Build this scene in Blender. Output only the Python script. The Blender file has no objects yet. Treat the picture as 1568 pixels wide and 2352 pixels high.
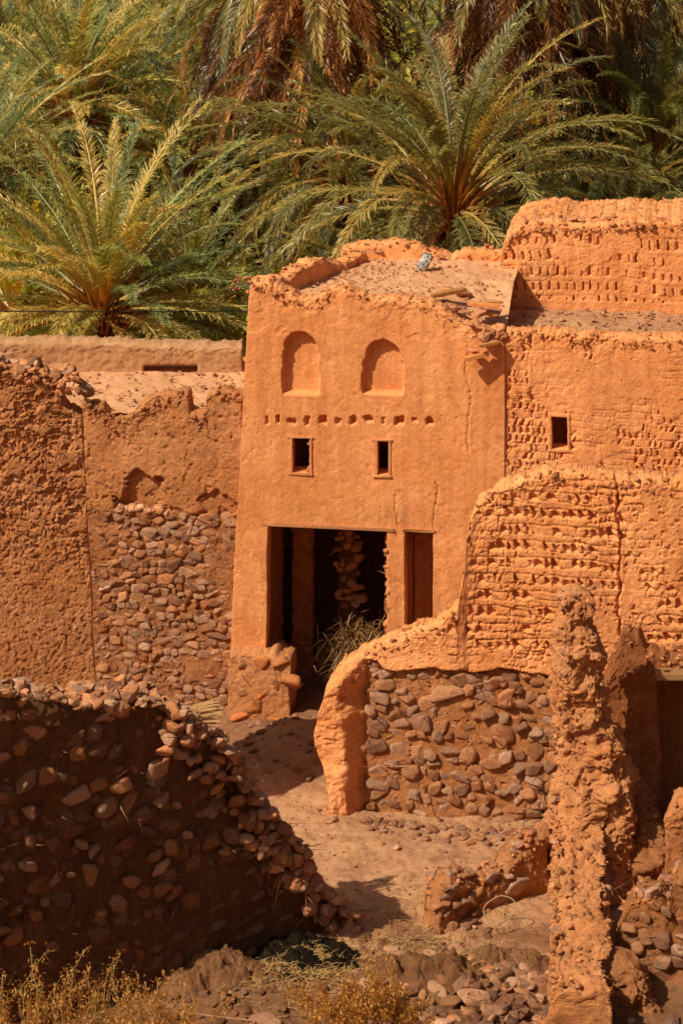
import bpy, bmesh, math, random
import numpy as np
from mathutils import Vector, Matrix
random.seed(7); rng=np.random.default_rng(11)
scn=bpy.context.scene
# ---------------------------------------------------------------- image-pixel helpers (image pixel at a chosen depth to metric world; camera at y=0,z=21 looking +Y)
F=6000.0; CH=21.0
def X(px,d): return (px-784.0)*d/F
def Z(py,d): return CH-(py+870.0)*d/F
def sstep(a,b,x):
    t=np.clip((x-a)/(b-a),0,1); return t*t*(3-2*t)
# ---------------------------------------------------------------- noise
def _h(i,j,k,s):
    n=(i*73856093)^(j*19349663)^(k*83492791)^(s*2654435)
    n=(n^(n>>13))*1274126177
    n=n^(n>>16)
    return (n&0xffff)/32767.5-1.0
def vn(P,sc,s=0):
    Q=P*sc; I=np.floor(Q).astype(np.int64); f=Q-I; f=f*f*(3-2*f)
    i,j,k=I[...,0],I[...,1],I[...,2]; fx,fy,fz=f[...,0],f[...,1],f[...,2]
    def L(a,b,t): return a+(b-a)*t
    return L(L(L(_h(i,j,k,s),_h(i+1,j,k,s),fx),L(_h(i,j+1,k,s),_h(i+1,j+1,k,s),fx),fy),
             L(L(_h(i,j,k+1,s),_h(i+1,j,k+1,s),fx),L(_h(i,j+1,k+1,s),_h(i+1,j+1,k+1,s),fx),fy),fz)
RM=np.array(Matrix.Rotation(.7,3,Vector((1,.6,.3)).normalized()))
def fbm(P,sc,o=4,s=0,g=.5):
    r=0;a=1
    for q in range(o):
        r=r+a*vn(P,sc*(2.03**q),s+q*7); a*=g; P=P@RM
    return r
def P3(x,y,z):
    x,y,z=np.broadcast_arrays(x,y,z); return np.stack([x,y,z],-1).astype(float)
# ---------------------------------------------------------------- mesh builder
class MB:
    def __init__(s): s.V=[];s.C=[];s.Q=[];s.T=[];s.n=0
    def add(s,V,quads=None,tris=None,col=(1,1,1)):
        V=np.asarray(V,float).reshape(-1,3); s.V.append(V)
        C=np.ones((len(V),4)); C[:,:3]=col; s.C.append(C)
        if quads is not None and len(quads): s.Q.append(np.asarray(quads)+s.n)
        if tris is not None and len(tris): s.T.append(np.asarray(tris)+s.n)
        s.n+=len(V)
    def mesh(s,name,mat,smooth=False):
        me=bpy.data.meshes.new(name)
        V=np.concatenate(s.V); C=np.concatenate(s.C)
        Q=np.concatenate(s.Q) if s.Q else np.zeros((0,4),int)
        T=np.concatenate(s.T) if s.T else np.zeros((0,3),int)
        loops=np.concatenate([Q.ravel(),T.ravel()]).astype(np.int32)
        st=np.concatenate([np.arange(len(Q))*4,len(Q)*4+np.arange(len(T))*3]).astype(np.int32)
        me.vertices.add(len(V)); me.vertices.foreach_set("co",V.astype(np.float32).ravel())
        me.loops.add(len(loops)); me.loops.foreach_set("vertex_index",loops)
        me.polygons.add(len(st)); me.polygons.foreach_set("loop_start",st)
        me.update(calc_edges=True); me.validate()
        me.polygons.foreach_set("use_smooth",np.full(len(me.polygons),smooth))
        a=me.color_attributes.new("Col",'FLOAT_COLOR','POINT')
        a.data.foreach_set("color",C.astype(np.float32).ravel())
        me.materials.append(mat)
        return me
    def obj(s,name,mat,smooth=False,parent=None):
        o=bpy.data.objects.new(name,s.mesh(name,mat,smooth)); scn.collection.objects.link(o)
        if parent: o.parent=parent
        return o
def empty(name):
    o=bpy.data.objects.new(name,None); scn.collection.objects.link(o); return o
# ---------------------------------------------------------------- materials
def nmat(name):
    m=bpy.data.materials.new(name); m.use_nodes=True; nt=m.node_tree
    b=nt.nodes["Principled BSDF"]; b.inputs["Roughness"].default_value=.95
    b.inputs["Specular IOR Level"].default_value=.12
    return m,nt,b
def mixc(nt,a,b,f,mode='MIX'):
    n=nt.nodes.new("ShaderNodeMix"); n.data_type='RGBA'; n.blend_type=mode
    for sock,v in ((6,a),(7,b),(0,f)):
        if hasattr(v,'links'): nt.links.new(v,n.inputs[sock])
        elif sock==0: n.inputs[0].default_value=v
        else: n.inputs[sock].default_value=(*v,1)
    return n.outputs[2]
def noise(nt,co,sc,det=6,rough=.6,dist=0):
    n=nt.nodes.new("ShaderNodeTexNoise"); n.inputs["Scale"].default_value=sc; n.inputs["Detail"].default_value=det
    n.inputs["Roughness"].default_value=rough; n.inputs["Distortion"].default_value=dist
    nt.links.new(co,n.inputs["Vector"]); return n.outputs["Fac"]
def ramp(nt,f,a,b,c0=(0,0,0),c1=(1,1,1)):
    n=nt.nodes.new("ShaderNodeValToRGB"); n.color_ramp.elements[0].position=a; n.color_ramp.elements[1].position=b
    n.color_ramp.elements[0].color=(*c0,1); n.color_ramp.elements[1].color=(*c1,1)
    nt.links.new(f,n.inputs[0]); return n.outputs[0]
def earth(name,c1,c2,c3,bump=.6,speck=.5,bs=(9,45),bd=.04,streak=.5,spec=.12):
    m,nt,b=nmat(name); b.inputs["Specular IOR Level"].default_value=spec
    tc=nt.nodes.new("ShaderNodeTexCoord").outputs["Object"]
    big=noise(nt,tc,.9,6,.62,.4); mid=noise(nt,tc,5,8,.7,.5); fine=noise(nt,tc,38,4,.7)
    col=mixc(nt,c1,c2,ramp(nt,big,.38,.62)); 
    col=mixc(nt,col,c3,ramp(nt,mid,.48,.70))
    dk=ramp(nt,fine,.34,.46,(.45,.36,.32),(1,1,1)); col=mixc(nt,col,dk,speck,'MULTIPLY')
    lt=ramp(nt,noise(nt,tc,55,3,.6),.62,.74,(1,1,1),(1.35,1.4,1.5)); col=mixc(nt,col,lt,speck*.7,'MULTIPLY')
    mp=nt.nodes.new("ShaderNodeMapping"); mp.inputs["Scale"].default_value=(5,5,.35); nt.links.new(tc,mp.inputs[0])
    st=noise(nt,mp.outputs[0],1.0,4,.6); col=mixc(nt,col,ramp(nt,st,.35,.6,(.80,.74,.68),(1.06,1.05,1.03)),streak,'MULTIPLY')
    at=nt.nodes.new("ShaderNodeAttribute"); at.attribute_name="Col"
    col=mixc(nt,col,at.outputs["Color"],1.0,'MULTIPLY')
    nt.links.new(col,b.inputs["Base Color"])
    n1=noise(nt,tc,bs[0],8,.7); n2=noise(nt,tc,bs[1],5,.75)
    b1=nt.nodes.new("ShaderNodeBump"); b1.inputs["Strength"].default_value=bump; b1.inputs["Distance"].default_value=bd*1.6
    nt.links.new(n1,b1.inputs["Height"])
    b2=nt.nodes.new("ShaderNodeBump"); b2.inputs["Strength"].default_value=bump; b2.inputs["Distance"].default_value=bd*.7
    nt.links.new(n2,b2.inputs["Height"]); nt.links.new(b1.outputs[0],b2.inputs["Normal"])
    nt.links.new(b2.outputs[0],b.inputs["Normal"])
    return m
M_MUD=earth("adobe_plaster",(.77,.305,.105),(.87,.385,.155),(.66,.245,.082),.55,.8,(30,110),.012,.7)
M_ROUGH=earth("rough_adobe",(.68,.27,.095),(.77,.345,.145),(.50,.20,.075),.9,.95,(26,90),.026)
M_MORTAR=earth("dark_mortar",(.28,.125,.055),(.34,.165,.075),(.19,.085,.04),.9,.6,(14,60),.04)
M_GND=earth("earth_ground",(.53,.27,.135),(.62,.34,.17),(.36,.175,.09),.9,.9,(9,60),.03,0)
M_ROOF=earth("roof_earth",(.72,.36,.17),(.80,.43,.22),(.58,.27,.12),.8,.9,(9,60),.025,0)
M_OLD=earth("grey_adobe",(.50,.27,.13),(.56,.31,.155),(.42,.21,.10),.6,.5,(18,80),.02)
M_ROCK=earth("rubble_stone",(.54,.27,.14),(.62,.34,.19),(.38,.17,.09),.8,.8,(16,60),.03,0)
M_WOOD=earth("old_wood",(.40,.22,.10),(.46,.27,.13),(.3,.15,.07),.5,.5,(20,80),.02,0)
M_ASH=earth("ash",(.022,.016,.011),(.05,.033,.02),(.012,.009,.007),1,.4,(14,60),.05,.0,0.0)
def leafmat(name,trans=.4,tm=(1.5,1.3,.5)):
    m,nt,b=nmat(name)
    at=nt.nodes.new("ShaderNodeAttribute"); at.attribute_name="Col"
    oi=nt.nodes.new("ShaderNodeObjectInfo")
    tint=ramp(nt,oi.outputs["Random"],0,1,(.75,.78,.7),(1.25,1.15,1.0))
    col=mixc(nt,at.outputs["Color"],tint,1,'MULTIPLY')
    nt.links.new(col,b.inputs["Base Color"]); b.inputs["Roughness"].default_value=.38; b.inputs["Specular IOR Level"].default_value=.55
    tr=nt.nodes.new("ShaderNodeBsdfTranslucent"); nt.links.new(mixc(nt,col,tm,.8,'MULTIPLY'),tr.inputs[0])
    ms=nt.nodes.new("ShaderNodeMixShader"); ms.inputs[0].default_value=trans
    nt.links.new(b.outputs[0],ms.inputs[1]); nt.links.new(tr.outputs[0],ms.inputs[2])
    nt.links.new(ms.outputs[0],nt.nodes["Material Output"].inputs[0]); return m
M_LEAF=leafmat("palm_leaf"); M_DRY=leafmat("dry_grass",.2,(1.2,.9,.5))
# ---------------------------------------------------------------- rocks
ROCKS=[]
for i in range(26):
    bm=bmesh.new()
    pw=random.uniform(.45,.8); sk_=random.uniform(-.35,.35)
    for q in range(random.choice((16,20,26))):
        v=Vector((random.gauss(0,1),random.gauss(0,1),random.gauss(0,1))).normalized()*random.uniform(.85,1.08)
        v=Vector([math.copysign(abs(c)**pw,c) for c in v]); v.x+=sk_*v.z; bm.verts.new(v*.82)
    r=bmesh.ops.convex_hull(bm,input=bm.verts)
    bmesh.ops.delete(bm,geom=[g for g in r['geom_interior'] if isinstance(g,bmesh.types.BMVert)],context='VERTS')
    bmesh.ops.bevel(bm,geom=list(bm.edges),offset=.09,segments=1,affect='EDGES')
    bmesh.ops.triangulate(bm,faces=bm.faces); bm.verts.ensure_lookup_table(); bm.verts.index_update()
    ROCKS.append((np.array([v.co[:] for v in bm.verts]),np.array([[v.index for v in f.verts] for f in bm.faces]))); bm.free()
def rot(ax,ay,az):
    return np.array(Matrix.Rotation(az,3,'Z')@Matrix.Rotation(ay,3,'Y')@Matrix.Rotation(ax,3,'X'))
ROCKCOL=[(1,1,1),(1.1,1.0,.9),(.8,.75,.8),(1.05,1.12,1.25),(.95,.85,.72),(1.1,.88,.7),(.68,.6,.6),(1.15,1.22,1.35),(.85,.7,.58),(.9,.93,1.0),(1.1,.95,.8)]
def rock(mb,p,s,R=None,col=None,bright=1.0):
    V,T=random.choice(ROCKS)
    if R is None: R=rot(random.uniform(-.5,.5),random.uniform(-.5,.5),random.uniform(0,6.3))
    c=np.array(random.choice(ROCKCOL) if col is None else col)*random.uniform(.78,1.12)*bright
    mb.add((V*np.array(s))@R.T+np.array(p),tris=T,col=c)
# ---------------------------------------------------------------- slab wall
class Wall: pass
def slab(name,A,B,zb,prof,th,mat,res=.04,holes=(),hf=None,K=4,amp=.05,topamp=.06,ns=1.3,parent=None,
         xw=None,rnd=.10,seed=0,col=None,fine=.012,smooth=True,crumbs=0,csz=(.02,.07)):
    A=np.array(A,float);B=np.array(B,float);L=np.hypot(*(B-A));d=(B-A)/L; nin=np.array([-d[1],d[0]])
    pu=np.array([p[0] for p in prof],float); pz=np.array([p[1] for p in prof],float)
    us=np.arange(0,L+res*.5,res)
    ue=[h[0] for h in holes]+[h[1] for h in holes]+[0,L]
    for e in ue: us=us[np.abs(us-e)>res*.45]
    us=np.sort(np.concatenate([us,[e for e in set(ue)]]))
    top=np.interp(us,pu,pz); top=top+topamp*.9*fbm(P3(us,seed*3.1,0),1.9,3,seed+3,.6)+topamp*.4*np.round(1.5*fbm(P3(us,seed*5.1,0),7.,3,seed+5,.7))/1.5
    zl=max(zb+res*2,min(top.min()-res, pz.min()-topamp*1.5))
    zs=np.arange(zb,zl,res); ze=[h[2] for h in holes]+[h[3] for h in holes]; ze=[e for e in ze if zb<e<zl]
    for e in ze: zs=zs[np.abs(zs-e)>res*.45]
    zs=np.sort(np.concatenate([zs,list(set(ze)),[zl]])) 
    nr=max(2,int((top.max()-zl)/res))
    nz=len(zs)+nr; nu=len(us)
    Zg=np.zeros((nu,nz)); Zg[:,:len(zs)]=zs[None,:]
    t=np.arange(1,nr+1)/nr; Zg[:,len(zs):]=zl+(top[:,None]-zl)*t[None,:]
    Ug=np.repeat(us[:,None],nz,1)
    uc=(us[:-1]+us[1:])/2; Uc=np.repeat(uc[:,None],nz-1,1); Zc=(Zg[:-1,:-1]+Zg[1:,1:])/2
    keep=np.ones((nu-1,nz-1),bool)
    for h in holes: keep&=~((Uc>h[0])&(Uc<h[1])&(Zc>h[2])&(Zc<h[3]))
    tp=np.repeat(top[:,None],nz,1)
    H=(hf(Ug,Zg) if hf is not None else 0*Ug)+rnd*np.exp(-(tp-Zg)/(.6*rnd+1e-3)) 
    Ut=Ug+(xw(Ug,Zg) if xw is not None else 0)
    T=th
    lay=[]
    for k in range(K+1):
        f=k/K; off=T*f+H*(1-f) if k<K else T-rnd*np.exp(-(tp-Zg)/(.6*rnd+1e-3))
        px=A[0]+d[0]*Ut+nin[0]*off; py=A[1]+d[1]*Ut+nin[1]*off; p=P3(px,py,Zg)
        n1=fbm(p,ns,3,seed,.4)*amp; n2=fbm(p,ns*1.6,5,seed+50,.6)*amp; n3=fbm(p,ns*2.4,4,seed+90,.6)*amp
        n4=fbm(p,16,4,seed+20,.85)*fine
        up=np.exp(-(tp-Zg)/.25)
        n4=n4+up*.02*fbm(p,9,4,seed+25,.8)
        dd=n1+n4
        p[...,0]+=nin[0]*dd+d[0]*n2*.6; p[...,1]+=nin[1]*dd+d[1]*n2*.6
        p[...,2]+=n3*.8*up + (0.0 if k in(0,K) else .02)*up + n4*up
        lay.append(p)
    V=np.stack(lay) # K+1,nu,nz,3
    idx=lambda k,i,j:(k*nu+i)*nz+j
    I,J=np.nonzero(keep)
    q=[np.stack([idx(0,I,J),idx(0,I+1,J),idx(0,I+1,J+1),idx(0,I,J+1)],1),
       np.stack([idx(K,I,J),idx(K,I,J+1),idx(K,I+1,J+1),idx(K,I+1,J)],1)]
    kp=np.pad(keep,1)
    c=kp[1:-1,1:-1]
    for (di,dj,e) in ((-1,0,((0,1),(0,0))),(1,0,((1,0),(1,1))),(0,-1,((0,0),(1,0))),(0,1,((1,1),(0,1)))):
        nb=kp[1+di:kp.shape[0]-1+di,1+dj:kp.shape[1]-1+dj]
        I,J=np.nonzero(c&~nb)
        a,b=e
        for k in range(K):
            q.append(np.stack([idx(k+1,I+a[0],J+a[1]),idx(k+1,I+b[0],J+b[1]),idx(k,I+b[0],J+b[1]),idx(k,I+a[0],J+a[1])],1))
    q=np.concatenate(q); V=V.reshape(-1,3)
    used,inv=np.unique(q.ravel(),return_inverse=True)
    mb=MB(); mb.add(V[used],quads=inv.reshape(-1,4))
    if col is not None:
        P=V[used]; mb.C[0][:,:3]=col(P)
    o=mb.obj(name,mat,smooth,parent)
    w=Wall(); w.A=A;w.d=d;w.nin=nin;w.us=us;w.top=top;w.o=o;w.L=L
    w.pt=lambda u,off,z:(A[0]+d[0]*u+nin[0]*off,A[1]+d[1]*u+nin[1]*off,z)
    w.ang=math.atan2(d[1],d[0])
    w.topz=lambda u:float(np.interp(u,us,top))
    if crumbs:
        cb=MB()
        for i in range(crumbs):
            u=random.uniform(.02,L-.02); s=random.uniform(csz[0],csz[1])*random.random()**.4; f=random.random()
            rock(cb,w.pt(u,random.uniform(.0,th) if f<.7 else random.uniform(-.01,.06),w.topz(u)+random.uniform(-.02,.02)-(0 if f<.7 else random.uniform(.03,.2))),(s*1.5,s,s*.8),col=(1,1,1),bright=random.uniform(.8,1.15))
        cb.obj(name+"_crumbs",M_ROUGH,False,parent if parent else o)
    return w
def online(A,B,px,py):
    A=np.array(A,float);B=np.array(B,float);L=np.hypot(*(B-A));d=(B-A)/L;k=(px-784.)/F
    u=(k*A[1]-A[0])/(d[0]-k*d[1]); y=A[1]+u*d[1]; return (u,Z(py,y))
def stones(mb,w,u0,u1,z0f,z1f,ch0=.2,sz=(.10,.2),prot=.03,cover=.9,bright=1.,hoff=None,dep=.25,pack=1.0,big=.14):
    z=z0f
    zmax=max(w.top)+.1
    while z<(zmax if callable(z1f) else z1f):
        u=u0+random.uniform(0,.2); ch=ch0*random.uniform(.75,1.25)
        while u<u1:
            s=random.uniform(*sz); hb_=1.
            if random.random()<big: s*=1.5; hb_=1.5
            sx=s*random.uniform(.85,1.4)
            zz=z+random.uniform(-.35,.35)*ch
            lim=z1f(u) if callable(z1f) else z1f
            if zz<lim and random.random()<cover:
                off=-prot*random.uniform(-.5,1.4)+s*dep
                if hoff is not None: off+=float(hoff(np.array([u+sx*.8]),np.array([zz]))[0])
                szz=min(s*random.uniform(.6,1.0),ch*.8*hb_)
                R=rot(random.uniform(-.2,.2),random.uniform(-.45,.45),w.ang+random.uniform(-.3,.3))
                rock(mb,w.pt(u+sx*.8,off,zz),(sx,s*.7,szz),R,bright=bright)
            u+=sx*1.5*pack
        z+=ch
def toprocks(mb,w,u0,u1,off0,off1,n,sz,bright=1.):
    for i in range(n):
        u=random.uniform(u0,u1); s=random.uniform(*sz); o_=random.uniform(off0,off1)
        rock(mb,w.pt(u,o_,w.topz(u)+s*.25),(s*random.uniform(.9,1.5),s*random.uniform(.7,1.1),s*random.uniform(.4,.75)),bright=bright)
def slotf(row=.33,hh=.62,pitch=.18,w=.035,depth=.08,slant=.0,cov=.1,seed=0,herr=False,cs=1.1,joint=.012,zt=1e9,zb=-1e9,zj=.03,pres_t=-.65,rag=.03,wj=.02):
    def f(U,Zv):
        pw=P3(U,seed*1.0,Zv)
        Zv0=Zv; Zv=Zv+zj*np.sin(U*1.7+seed)+rag*.5*vn(pw,5,seed+1)+.03*vn(pw,1.3,seed+6); U=U+rag*.5*vn(pw,7,seed+2)+.04*vn(pw,2.,seed+7)
        r=np.floor(Zv/row); zl=Zv/row-r
        rr=r.astype(np.int64)
        jit=_h(rr,rr*0+3,rr*0,seed)
        sl=slant*(np.where(rr%2==0,1,-1) if herr else 1)
        uu=(U+sl*(zl-.3)*row+jit*.2)/pitch; c=np.floor(uu).astype(np.int64); fr=uu-c-.5
        rnd_=_h(c,rr,c*0,seed+9); wob=_h(c,rr,c*0,seed+29); wb2=_h(c,rr,c*0,seed+39)
        hv=hh*(1+.22*wb2)
        wd=w*(1.25-zl/hh*.7)*(1+.6*wob)
        ins=(1-sstep(wd*.5*.7,wd*.5*1.2+.004,np.abs(fr*pitch+wb2*wj)))*(sstep(0.0,.06,zl)*(1-sstep(hv-.1,hv+.02,zl)))
        m=sstep(-.08,.15,fbm(pw,cs,4,seed+4,.6)+cov)
        pres=(rnd_>pres_t)
        H=ins*depth*m*pres*(.75+.35*wb2)
        brick=(wob*.014+.010)*m
        jl=np.exp(-((zl-hh-.07)/.05)**2)*joint*m+np.exp(-((zl-.98)/.04)**2)*joint*m
        g=((Zv0<zt)&(Zv0>zb))
        return (H+brick*.8+jl)*g
    return f
# ================================================================ TERRAIN
ER=np.array((X(858,42.5),42.5)); bt=math.radians(34.5); WD=np.array((math.cos(bt),math.sin(bt)))
WA=ER-WD*8.0; WB=ER
def terrain(x,y):
    p=P3(x,y,0*x)
    z=.10*fbm(p,.55,4,5)+.035*fbm(p,3.,3,8)+.015*fbm(p,11,3,18)
    z=z+.45*np.exp(-(((x+.9)/1.3)**2+((y-48.7)/1.0)**2))       # mound before the gate
    far=sstep(55.5,60,y); z=z*(1-far)+far*(1.2+np.clip(y-60,0,400)*.02+.5*fbm(p,.12,3,2))
    y0=39.0-1.9*sstep(1.0,3.0,-x)
    hill=(y0-y)*.5
    h=sstep(-.3,.6,y0-y); z=np.where(y<y0+.3, z*(1-h)+h*(hill+.12*fbm(p,.5,4,31)), z)
    z=z+.25*np.exp(-(((x-.6)/1.9)**2+((y-40.0)/.55)**2))
    return z
def lines(a,b,f0,f1,fr,cr):
    L=list(np.geomspace(1,f0-a+1,cr)); left=[f0-(q-1) for q in L][::-1]
    L=list(np.geomspace(1,b-f1+1,cr)); right=[f1+(q-1) for q in L]
    return np.unique(np.round(np.array(left+list(np.arange(f0,f1,fr))+right),4))
gx=lines(-420,420,-7.5,8,.045,34); gy=lines(-30,800,38,51,.045,44)
GX,GY=np.meshgrid(gx,gy,indexing='ij'); GZ=terrain(GX,GY)
V=P3(GX,GY,GZ).reshape(-1,3); n,m=GX.shape
I,J=np.meshgrid(np.arange(n-1),np.arange(m-1),indexing='ij'); I=I.ravel();J=J.ravel()
mb=MB(); mb.add(V,quads=np.stack([I*m+J,(I+1)*m+J,(I+1)*m+J+1,I*m+J+1],1))
g=V[:,1]>57
mb.C[0][g,:3]=(.4,.5,.22)
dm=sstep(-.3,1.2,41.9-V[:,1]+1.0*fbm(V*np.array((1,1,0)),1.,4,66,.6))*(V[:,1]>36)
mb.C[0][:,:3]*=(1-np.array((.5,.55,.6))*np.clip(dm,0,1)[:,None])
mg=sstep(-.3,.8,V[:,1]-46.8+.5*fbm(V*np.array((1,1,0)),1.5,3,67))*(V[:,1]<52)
mb.C[0][:,:3]*=(1-np.array((.35,.40,.40))*mg[:,None])  # shade over the gate path and mound put into the ground colour
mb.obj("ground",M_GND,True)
def gz(x,y): return float(terrain(np.array([float(x)]),np.array([float(y)]))[0])
# ================================================================ GATEHOUSE
D=50.
gate=empty("adobe_gatehouse")
GC=Vector((.45,50.0,0)); GR=Matrix.Translation(GC)@Matrix.Rotation(math.radians(-8.3),4,'Z')@Matrix.Translation(-GC)
def tur(*os):
    for o in os: (o.o if isinstance(o,Wall) else o).matrix_world=GR
def gp(x,y,z=0): return tuple(GR@Vector((x,y,z)))
A=(X(520,50.38),50.38);B=(X(1158,49.6),49.6)
def ol(px,py): return online(A,B,px,py)
def ux(px): return ol(px,1000)[0]
prof=[ol(p,q) for p,q in ((520,648),(590,646),(640,662),(700,690),(760,672),(800,668),(840,690),(900,684),(960,690),(1010,705),(1050,735),(1090,752),(1160,765))]
def hb(x0,x1,y0,y1):
    return (ux(x0),ux(x1),ol((x0+x1)/2,y0)[1],ol((x0+x1)/2,y1)[1])
NI=[hb(647,732,905,762),hb(833,926,905,782)]
HO=[ol(600+35*i,966) for i in range(12)]
CR=[(ol(1000,1000)[0],3.5,4.6,1),(ol(1075,1000)[0],5.2,7.3,8),(ol(905,1000)[0],3.7,4.3,11)]
def hfac(U,Zv):
    H=0*U
    p=P3(U,0*U,Zv)
    for a,b,z0,z1 in NI:
        c=(a+b)/2;hw=(b-a)/2; zsh=z1-.38
        wob=.014*np.sin(Zv*9)+.012*vn(p,9,3)
        t=np.clip((Zv-zsh)/(z1-zsh),0,1)
        wd=np.where(Zv<zsh,hw,(hw-.045)*(1-t**2)**.52)
        ins=sstep(-.012,.02,wd-np.abs(U-c)+wob)*sstep(z0-.02,z0+.02,Zv)*(Zv<z1+.02)
        H=np.maximum(H,ins*.17)
    for i,(c,zc) in enumerate(HO):
        zc=zc+.02*math.sin(i*2.1); hw=.06+.025*math.sin(i*3.7); hh_=.065+.015*math.sin(i*2.3)
        ins=sstep(-.01,.02,hw-np.abs(U-c)+.03*vn(p,14,5))*sstep(-.01,.02,hh_-np.abs(Zv-zc)+.03*vn(p,14,7))
        H=np.maximum(H,ins*(.06+.10*abs(math.sin(i*1.9))))
    H=H+.004*sstep(.45,.48,fbm(p,1.1,5,91,.6))+.012*sstep(.25,.28,fbm(p,2.5,4,17))*(Zv>7.3)
    H=H+.012*sstep(1.1,1.3,fbm(p,17,2,19,.7))+.006*sstep(.5,.9,fbm(p,6,5,23,.7))
    for cx,z0,z1,sd in CR:
        cu=cx+.06*fbm(P3(0*U,sd+0*U,Zv),4,4,sd)
        H=H+.03*(np.abs(U-cu)<.012)*((Zv>z0)&(Zv<z1))
    return H
def xwf(U,Zv):
    w=1-sstep(0,1.2,U); return w*((8.2-np.clip(Zv,0,9))*-.053+.45)
GH=[hb(670,712,1086,1006),hb(865,893,1091,1013),(ux(608),ux(888),-1,ol(750,1213)[1]),(ux(928),ux(994),-1,ol(960,1221)[1])]
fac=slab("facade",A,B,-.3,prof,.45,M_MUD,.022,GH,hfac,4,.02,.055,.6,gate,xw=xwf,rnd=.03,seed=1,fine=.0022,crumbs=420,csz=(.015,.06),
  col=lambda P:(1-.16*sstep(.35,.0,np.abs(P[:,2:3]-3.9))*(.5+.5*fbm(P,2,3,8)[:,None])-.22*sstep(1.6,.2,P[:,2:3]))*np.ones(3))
w=slab("pier_foot",(X(527,49.8),49.72),(X(668,49.8),49.72),-.3,[(0,1.2),(.5,1.28),(.9,1.2),(1.2,1.05)],.9,M_ROUGH,.03,(),None,3,.04,.05,2,gate,rnd=.10,seed=3,fine=.012)
mb=MB(); stones(mb,w,0,1.1,-.1,1.15,.28,(.16,.26),.04,.9,.95,dep=.42)
tur(w,mb.obj("pier_stones",M_ROUGH,False,gate))
tur(slab("side_wall_left",(X(760,53.8)-.15,53.8),(X(574,D)+.0,D+.35),4.0,[(0,8.0),(1,8.05),(2,8.3),(3,8.15),(4.1,8.3)],.4,M_MUD,.05,(),None,2,.04,.08,1.2,None,seed=5,rnd=.03,crumbs=200))
bpy.data.objects["side_wall_left"].parent=gate
def inner(name,*a,**k):
    w=slab(name,*a,**k); w.o.parent=gate; w.o.matrix_world=GR; return w
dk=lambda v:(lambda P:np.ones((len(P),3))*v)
inner("side_wall_right",(X(1150,D)-.1,D+.4),(X(1150,D)-.1,54.2),-.2,[(0,7.3),(4,7.6)],.4,M_MUD,.1,(),None,2,.03,.04,1.2,seed=6)
inner("back_wall",(-.6,53.9),(3.2,53.9),-.2,[(0,7.98),(1.2,8.12),(2.4,8.0),(3.6,8.15)],.4,M_MUD,.05,(),None,3,.05,.09,1.2,seed=7,rnd=.03,crumbs=160)
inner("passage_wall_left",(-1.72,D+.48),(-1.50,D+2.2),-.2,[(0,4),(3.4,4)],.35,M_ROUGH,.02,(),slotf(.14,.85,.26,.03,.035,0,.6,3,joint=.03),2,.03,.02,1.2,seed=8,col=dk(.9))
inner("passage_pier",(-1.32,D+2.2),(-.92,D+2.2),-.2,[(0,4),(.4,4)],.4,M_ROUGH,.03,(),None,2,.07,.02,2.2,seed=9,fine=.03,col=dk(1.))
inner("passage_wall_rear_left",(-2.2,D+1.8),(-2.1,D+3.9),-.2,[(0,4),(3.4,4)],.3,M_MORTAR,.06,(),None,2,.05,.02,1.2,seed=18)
inner("passage_wall_right",(.98,D+3.9),(.98,D+.46),-.2,[(0,4),(3.4,4)],.3,M_ROUGH,.05,(),None,2,.05,.02,1.2,seed=10,col=dk(.6))  # tint darkened to dim the passage interior
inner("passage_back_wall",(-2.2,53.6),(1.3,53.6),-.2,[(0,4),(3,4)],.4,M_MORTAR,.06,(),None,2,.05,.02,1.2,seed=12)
w=inner("inner_stone_pillar",(-.42,52.4),(-.05,52.4),-.2,[(0,3.9),(.5,3.9)],.4,M_MORTAR,.06,(),None,2,.05,.02,1.2,seed=13)
mb=MB(); stones(mb,w,-.12,.32,1.2,3.8,.15,(.07,.13),.05,1,1.6); tur(mb.obj("pillar_stones",M_ROCK,False,gate))
inner("chamber_wall",(1.15,D+1.0),(2.6,D+.95),-.2,[(0,4),(1.2,4)],.2,M_MUD,.02,((.62,.78,-.5,3.05),),slotf(.14,.85,.26,.03,.02,0,.4,5,joint=.02),2,.04,.02,1.2,seed=14)
def box(mb,x0,x1,y0,y1,z0,z1,col=(1,1,1),jit=0):
    V=np.array([[x,y,z] for x in(x0,x1) for y in(y0,y1) for z in(z0,z1)],float)+rng.uniform(-jit,jit,(8,3))
    mb.add(V,quads=[[0,1,3,2],[4,6,7,5],[0,4,5,1],[2,3,7,6],[0,2,6,4],[1,5,7,3]],col=col)
mb=MB(); box(mb,-1.62,3.0,D+.42,54.0,3.9,4.15); tur(mb.obj("floor_slab",M_ROUGH,False,gate))
def fbox(mb,u0,u1,o0,o1,z0,z1,col=(1,1,1),jit=0):
    V=np.array([fac.pt(u,o,z) for u in(u0,u1) for o in(o0,o1) for z in(z0,z1)],float)+rng.uniform(-jit,jit,(8,3))
    mb.add(V,quads=[[0,1,3,2],[4,6,7,5],[0,4,5,1],[2,3,7,6],[0,2,6,4],[1,5,7,3]],col=col)
mb=MB()
a,b,_,z1=GH[2]; fbox(mb,a-.06,b+.14,-.012,.42,z1-.01,z1+.065,(1.3,1.0,.85),.012)
a,b,_,z1=GH[3]; fbox(mb,a-.03,b+.05,-.01,.42,z1-.01,z1+.05,(1.3,1.0,.85),.012)
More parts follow.
